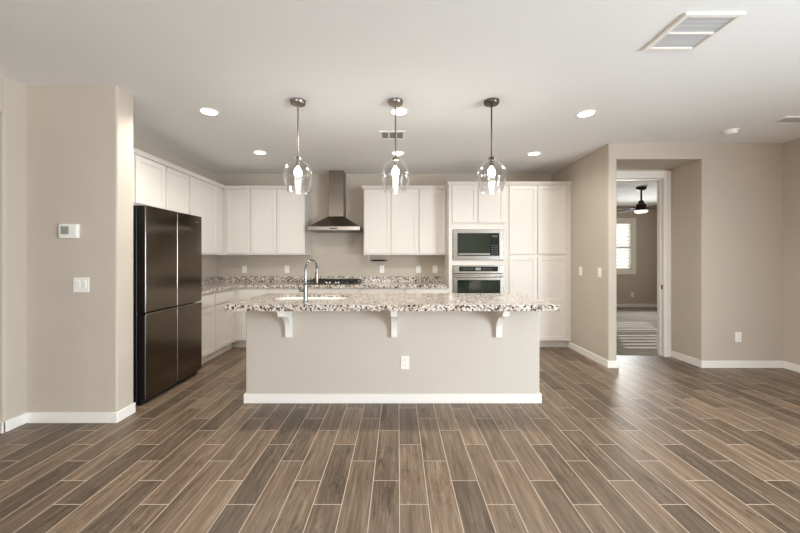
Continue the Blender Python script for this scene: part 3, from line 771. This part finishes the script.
def pendant(loc, label, rod):
    t = thing('pendant_light', label, 'pendant light', loc, 0, 'glass globe pendants over the island')
    z0 = 2.18-CH
    bm = bmesh.new(); lathe(bm, [(0.066, -0.0003), (0.066, -0.024), (0.060, -0.032), (0.012, -0.034)], n=32, cap1=True); obj('canopy', bm, rod, t, smooth=True)
    bm = bmesh.new(); tube(bm, [(0, 0, -0.03), (0, 0, z0+0.02)], 0.0065, 12); obj('rod', bm, rod, t, smooth=True)
    bm = bmesh.new(); lathe(bm, [(0.006, z0+0.035), (0.028, z0+0.022), (0.030, z0-0.004), (0.020, z0-0.006), (0.020, z0-0.055), (0.014, z0-0.06)], n=24, cap0=True, cap1=True); obj('socket', bm, rod, t, smooth=True)
    prof = [(0.030, 0.0), (0.062, -0.012), (0.095, -0.040), (0.116, -0.080), (0.126, -0.125), (0.124, -0.165), (0.114, -0.215), (0.100, -0.262), (0.093, -0.280)]
    # smooth the profile
    pr = []
    for i in range(len(prof)-1):
        p0 = prof[max(i-1, 0)]; p1 = prof[i]; p2 = prof[i+1]; p3 = prof[min(i+2, len(prof)-1)]
        for k in range(4):
            s = k/4
            pr.append(tuple(0.5*((2*p1[j])+(-p0[j]+p2[j])*s+(2*p0[j]-5*p1[j]+4*p2[j]-p3[j])*s*s+(-p0[j]+3*p1[j]-3*p2[j]+p3[j])*s**3) for j in (0, 1)))
    pr.append(prof[-1])
    inner = [(r-0.003, z) for r, z in reversed(pr)]
    bm = bmesh.new(); lathe(bm, [(r, z0+z) for r, z in pr+inner], n=48); obj('glass_shade', bm, 'glass', t, smooth=True)
    bm = bmesh.new(); lathe(bm, [(0.012, z0-0.06), (0.014, z0-0.070), (0.028, z0-0.090), (0.033, z0-0.110), (0.028, z0-0.130), (0.014, z0-0.141), (0.0005, z0-0.143)], n=24); obj('bulb', bm, 'bulb', t, smooth=True, label='glowing bulb')
    return t
PD = 3.16
pendant(((298-CX)*PD/F, PD, CH), 'clear glass globe pendant hanging over the left end of the island', 'nickel')
pendant(((395.5-CX)*PD/F, PD, CH), 'clear glass globe pendant hanging over the middle of the island', 'nickel')
pendant(((491.5-CX)*PD/F, PD, CH), 'clear glass globe pendant hanging over the right end of the island', 'dark_nickel')

# return-air grille
VX0, VX1, VY0, VY1 = 1.616, 1.955, 2.02, 2.374
t = thing('return_air_grille', 'large white return air grille near the front right of the ceiling', 'ceiling vent', ((VX0+VX1)/2, (VY0+VY1)/2, CH))
hx, hy = (VX1-VX0)/2, (VY1-VY0)/2
bm = bmesh.new(); f = 0.03
box(bm, -hx, -hx+f, -hy, hy, -0.014, -0.0003, bev=0.003); box(bm, hx-f, hx, -hy, hy, -0.014, -0.0003, bev=0.003)
box(bm, -hx+f, hx-f, -hy, -hy+f, -0.014, -0.0003, bev=0.003); box(bm, -hx+f, hx-f, hy-f, hy, -0.014, -0.0003, bev=0.003)
box(bm, -hx+f, hx-f, -0.008, 0.008, -0.013, -0.0003, bev=0.002)
obj('frame', bm, 'white', t)
bxo('backing', 'ventgrey', t, -hx+f, hx-f, -hy+f, hy-f, -0.002, -0.0003)
for s in (0, 1):
    y0, y1 = ((-hy+f, -0.008), (0.008, hy-f))[s]
    bm = bmesh.new(); n = 12
    for i in range(n):
        yc = y0+(y1-y0)*(i+0.5)/n
        prism(bm, [(yc-0.0058, -0.0105), (yc-0.0045, -0.0115), (yc+0.0050, -0.0035), (yc+0.0038, -0.0025)], -hx+f, hx-f)
    obj('louver_panel', bm, 'ceiling', t)
# kitchen supply register (three-way)
def register(label, x0, x1, y0, y1, secs, back='ventdark'):
    t = thing('supply_register', label, 'ceiling vent', ((x0+x1)/2, (y0+y1)/2, CH))
    hx, hy = (x1-x0)/2, (y1-y0)/2; f = 0.025
    bm = bmesh.new()
    box(bm, -hx, -hx+f, -hy, hy, -0.012, -0.0003, bev=0.002); box(bm, hx-f, hx, -hy, hy, -0.012, -0.0003, bev=0.002)
    box(bm, -hx+f, hx-f, -hy, -hy+f, -0.012, -0.0003, bev=0.002); box(bm, -hx+f, hx-f, hy-f, hy, -0.012, -0.0003, bev=0.002)
    sw = (2*hx-2*f)/secs
    for i in range(1, secs): box(bm, -hx+f+sw*i-0.010, -hx+f+sw*i+0.010, -hy+f, hy-f, -0.012, -0.0003, bev=0.002)
    obj('frame', bm, 'white', t)
    bxo('backing', back, t, -hx+f, hx-f, -hy+f, hy-f, -0.002, -0.0003)
    for i in range(secs):
        a, b = -hx+f+sw*i+(0.010 if i else 0), -hx+f+sw*(i+1)-(0.010 if i < secs-1 else 0)
        bm = bmesh.new(); n = 6
        for k in range(n):
            yc = -hy+f+(2*hy-2*f)*(k+0.5)/n
            prism(bm, [(yc-0.007, -0.010), (yc-0.005, -0.011), (yc+0.007, -0.004), (yc+0.005, -0.003)], a, b)
        obj('louver_panel', bm, 'ceiling', t)
register('small three-panel ceiling vent behind the middle pendant rod', (379.5-CX)*4.0/F, (405-CX)*4.0/F, 3.90, 4.17, 3)
register('flat white ceiling vent at the right edge, past the smoke detector', 3.77, 4.13, 3.50, 3.68, 1, 'ventgrey')
t = thing('smoke_detector', 'round white smoke detector on the ceiling at right', 'smoke detector', (3.60, 3.90, CH))
bm = bmesh.new(); lathe(bm, [(0.075, -0.0003), (0.075, -0.010)], n=32, cap1=True); obj('base', bm, 'plate', t, smooth=True)
bm = bmesh.new(); lathe(bm, [(0.062, -0.0102), (0.060, -0.028), (0.048, -0.040), (0.02, -0.044)], n=32, cap1=True); obj('cover', bm, 'plate', t, smooth=True)

# ------------------------------------------------------------------ bedroom ceiling fan
t = thing('ceiling_fan', 'dark bronze ceiling fan with lit lamp in the bedroom', 'ceiling fan', (4.73, 7.0, CH))
bm = bmesh.new(); lathe(bm, [(0.088, -0.0003), (0.088, -0.04), (0.06, -0.062), (0.014, -0.064)], n=28, cap1=True); obj('canopy', bm, 'bronze', t, smooth=True)
bm = bmesh.new(); tube(bm, [(0, 0, -0.06), (0, 0, -0.28)], 0.016, 12); obj('downrod', bm, 'bronze', t, smooth=True)
bm = bmesh.new(); lathe(bm, [(0.02, -0.255), (0.045, -0.275), (0.055, -0.32), (0.085, -0.34), (0.092, -0.40), (0.075, -0.43)], n=28, cap0=True, cap1=True); obj('motor', bm, 'bronze', t, smooth=True)
bm = bmesh.new(); lathe(bm, [(0.11, -0.432), (0.112, -0.455), (0.105, -0.458)], n=28, cap0=True); lt = obj('lamp_ring', bm, 'bronze', t, smooth=True)
bm = bmesh.new(); lathe(bm, [(0.108, -0.459), (0.108, -0.480), (0.085, -0.498), (0.0005, -0.504)], n=28); obj('lamp_shade', bm, 'fanlight', t, smooth=True, label='lit white lamp bowl')
for k in range(4):
    bm = bmesh.new()
    box(bm, 0.16, 0.66, -0.065, 0.065, -0.004, 0.004, vert=[(0.66, -0.065), (0.66, 0.065), (0.16, -0.065), (0.16, 0.065)], vr=0.03)
    bmesh.ops.rotate(bm, verts=bm.verts, cent=(0, 0, 0), matrix=Matrix.Rotation(math.radians(10), 3, 'X'))
    b_ = obj('blade', bm, 'blade', t); b_.location = (0, 0, -0.415); b_.rotation_euler = (0, 0, PI/2*k+math.radians(4))
    bxo('blade_iron', 'bronze', b_, 0.08, 0.22, -0.02, 0.02, -0.009, -0.0045)
l = bpy.data.lights.new('fan_lamp', 'POINT'); l.energy = 3.0; l.shadow_soft_size = 0.1; l.color = (1, 0.9, 0.78)
lo = bpy.data.objects.new('fan_lamp', l); C.objects.link(lo); lo.location = (4.73, 7.0, CH-0.85)
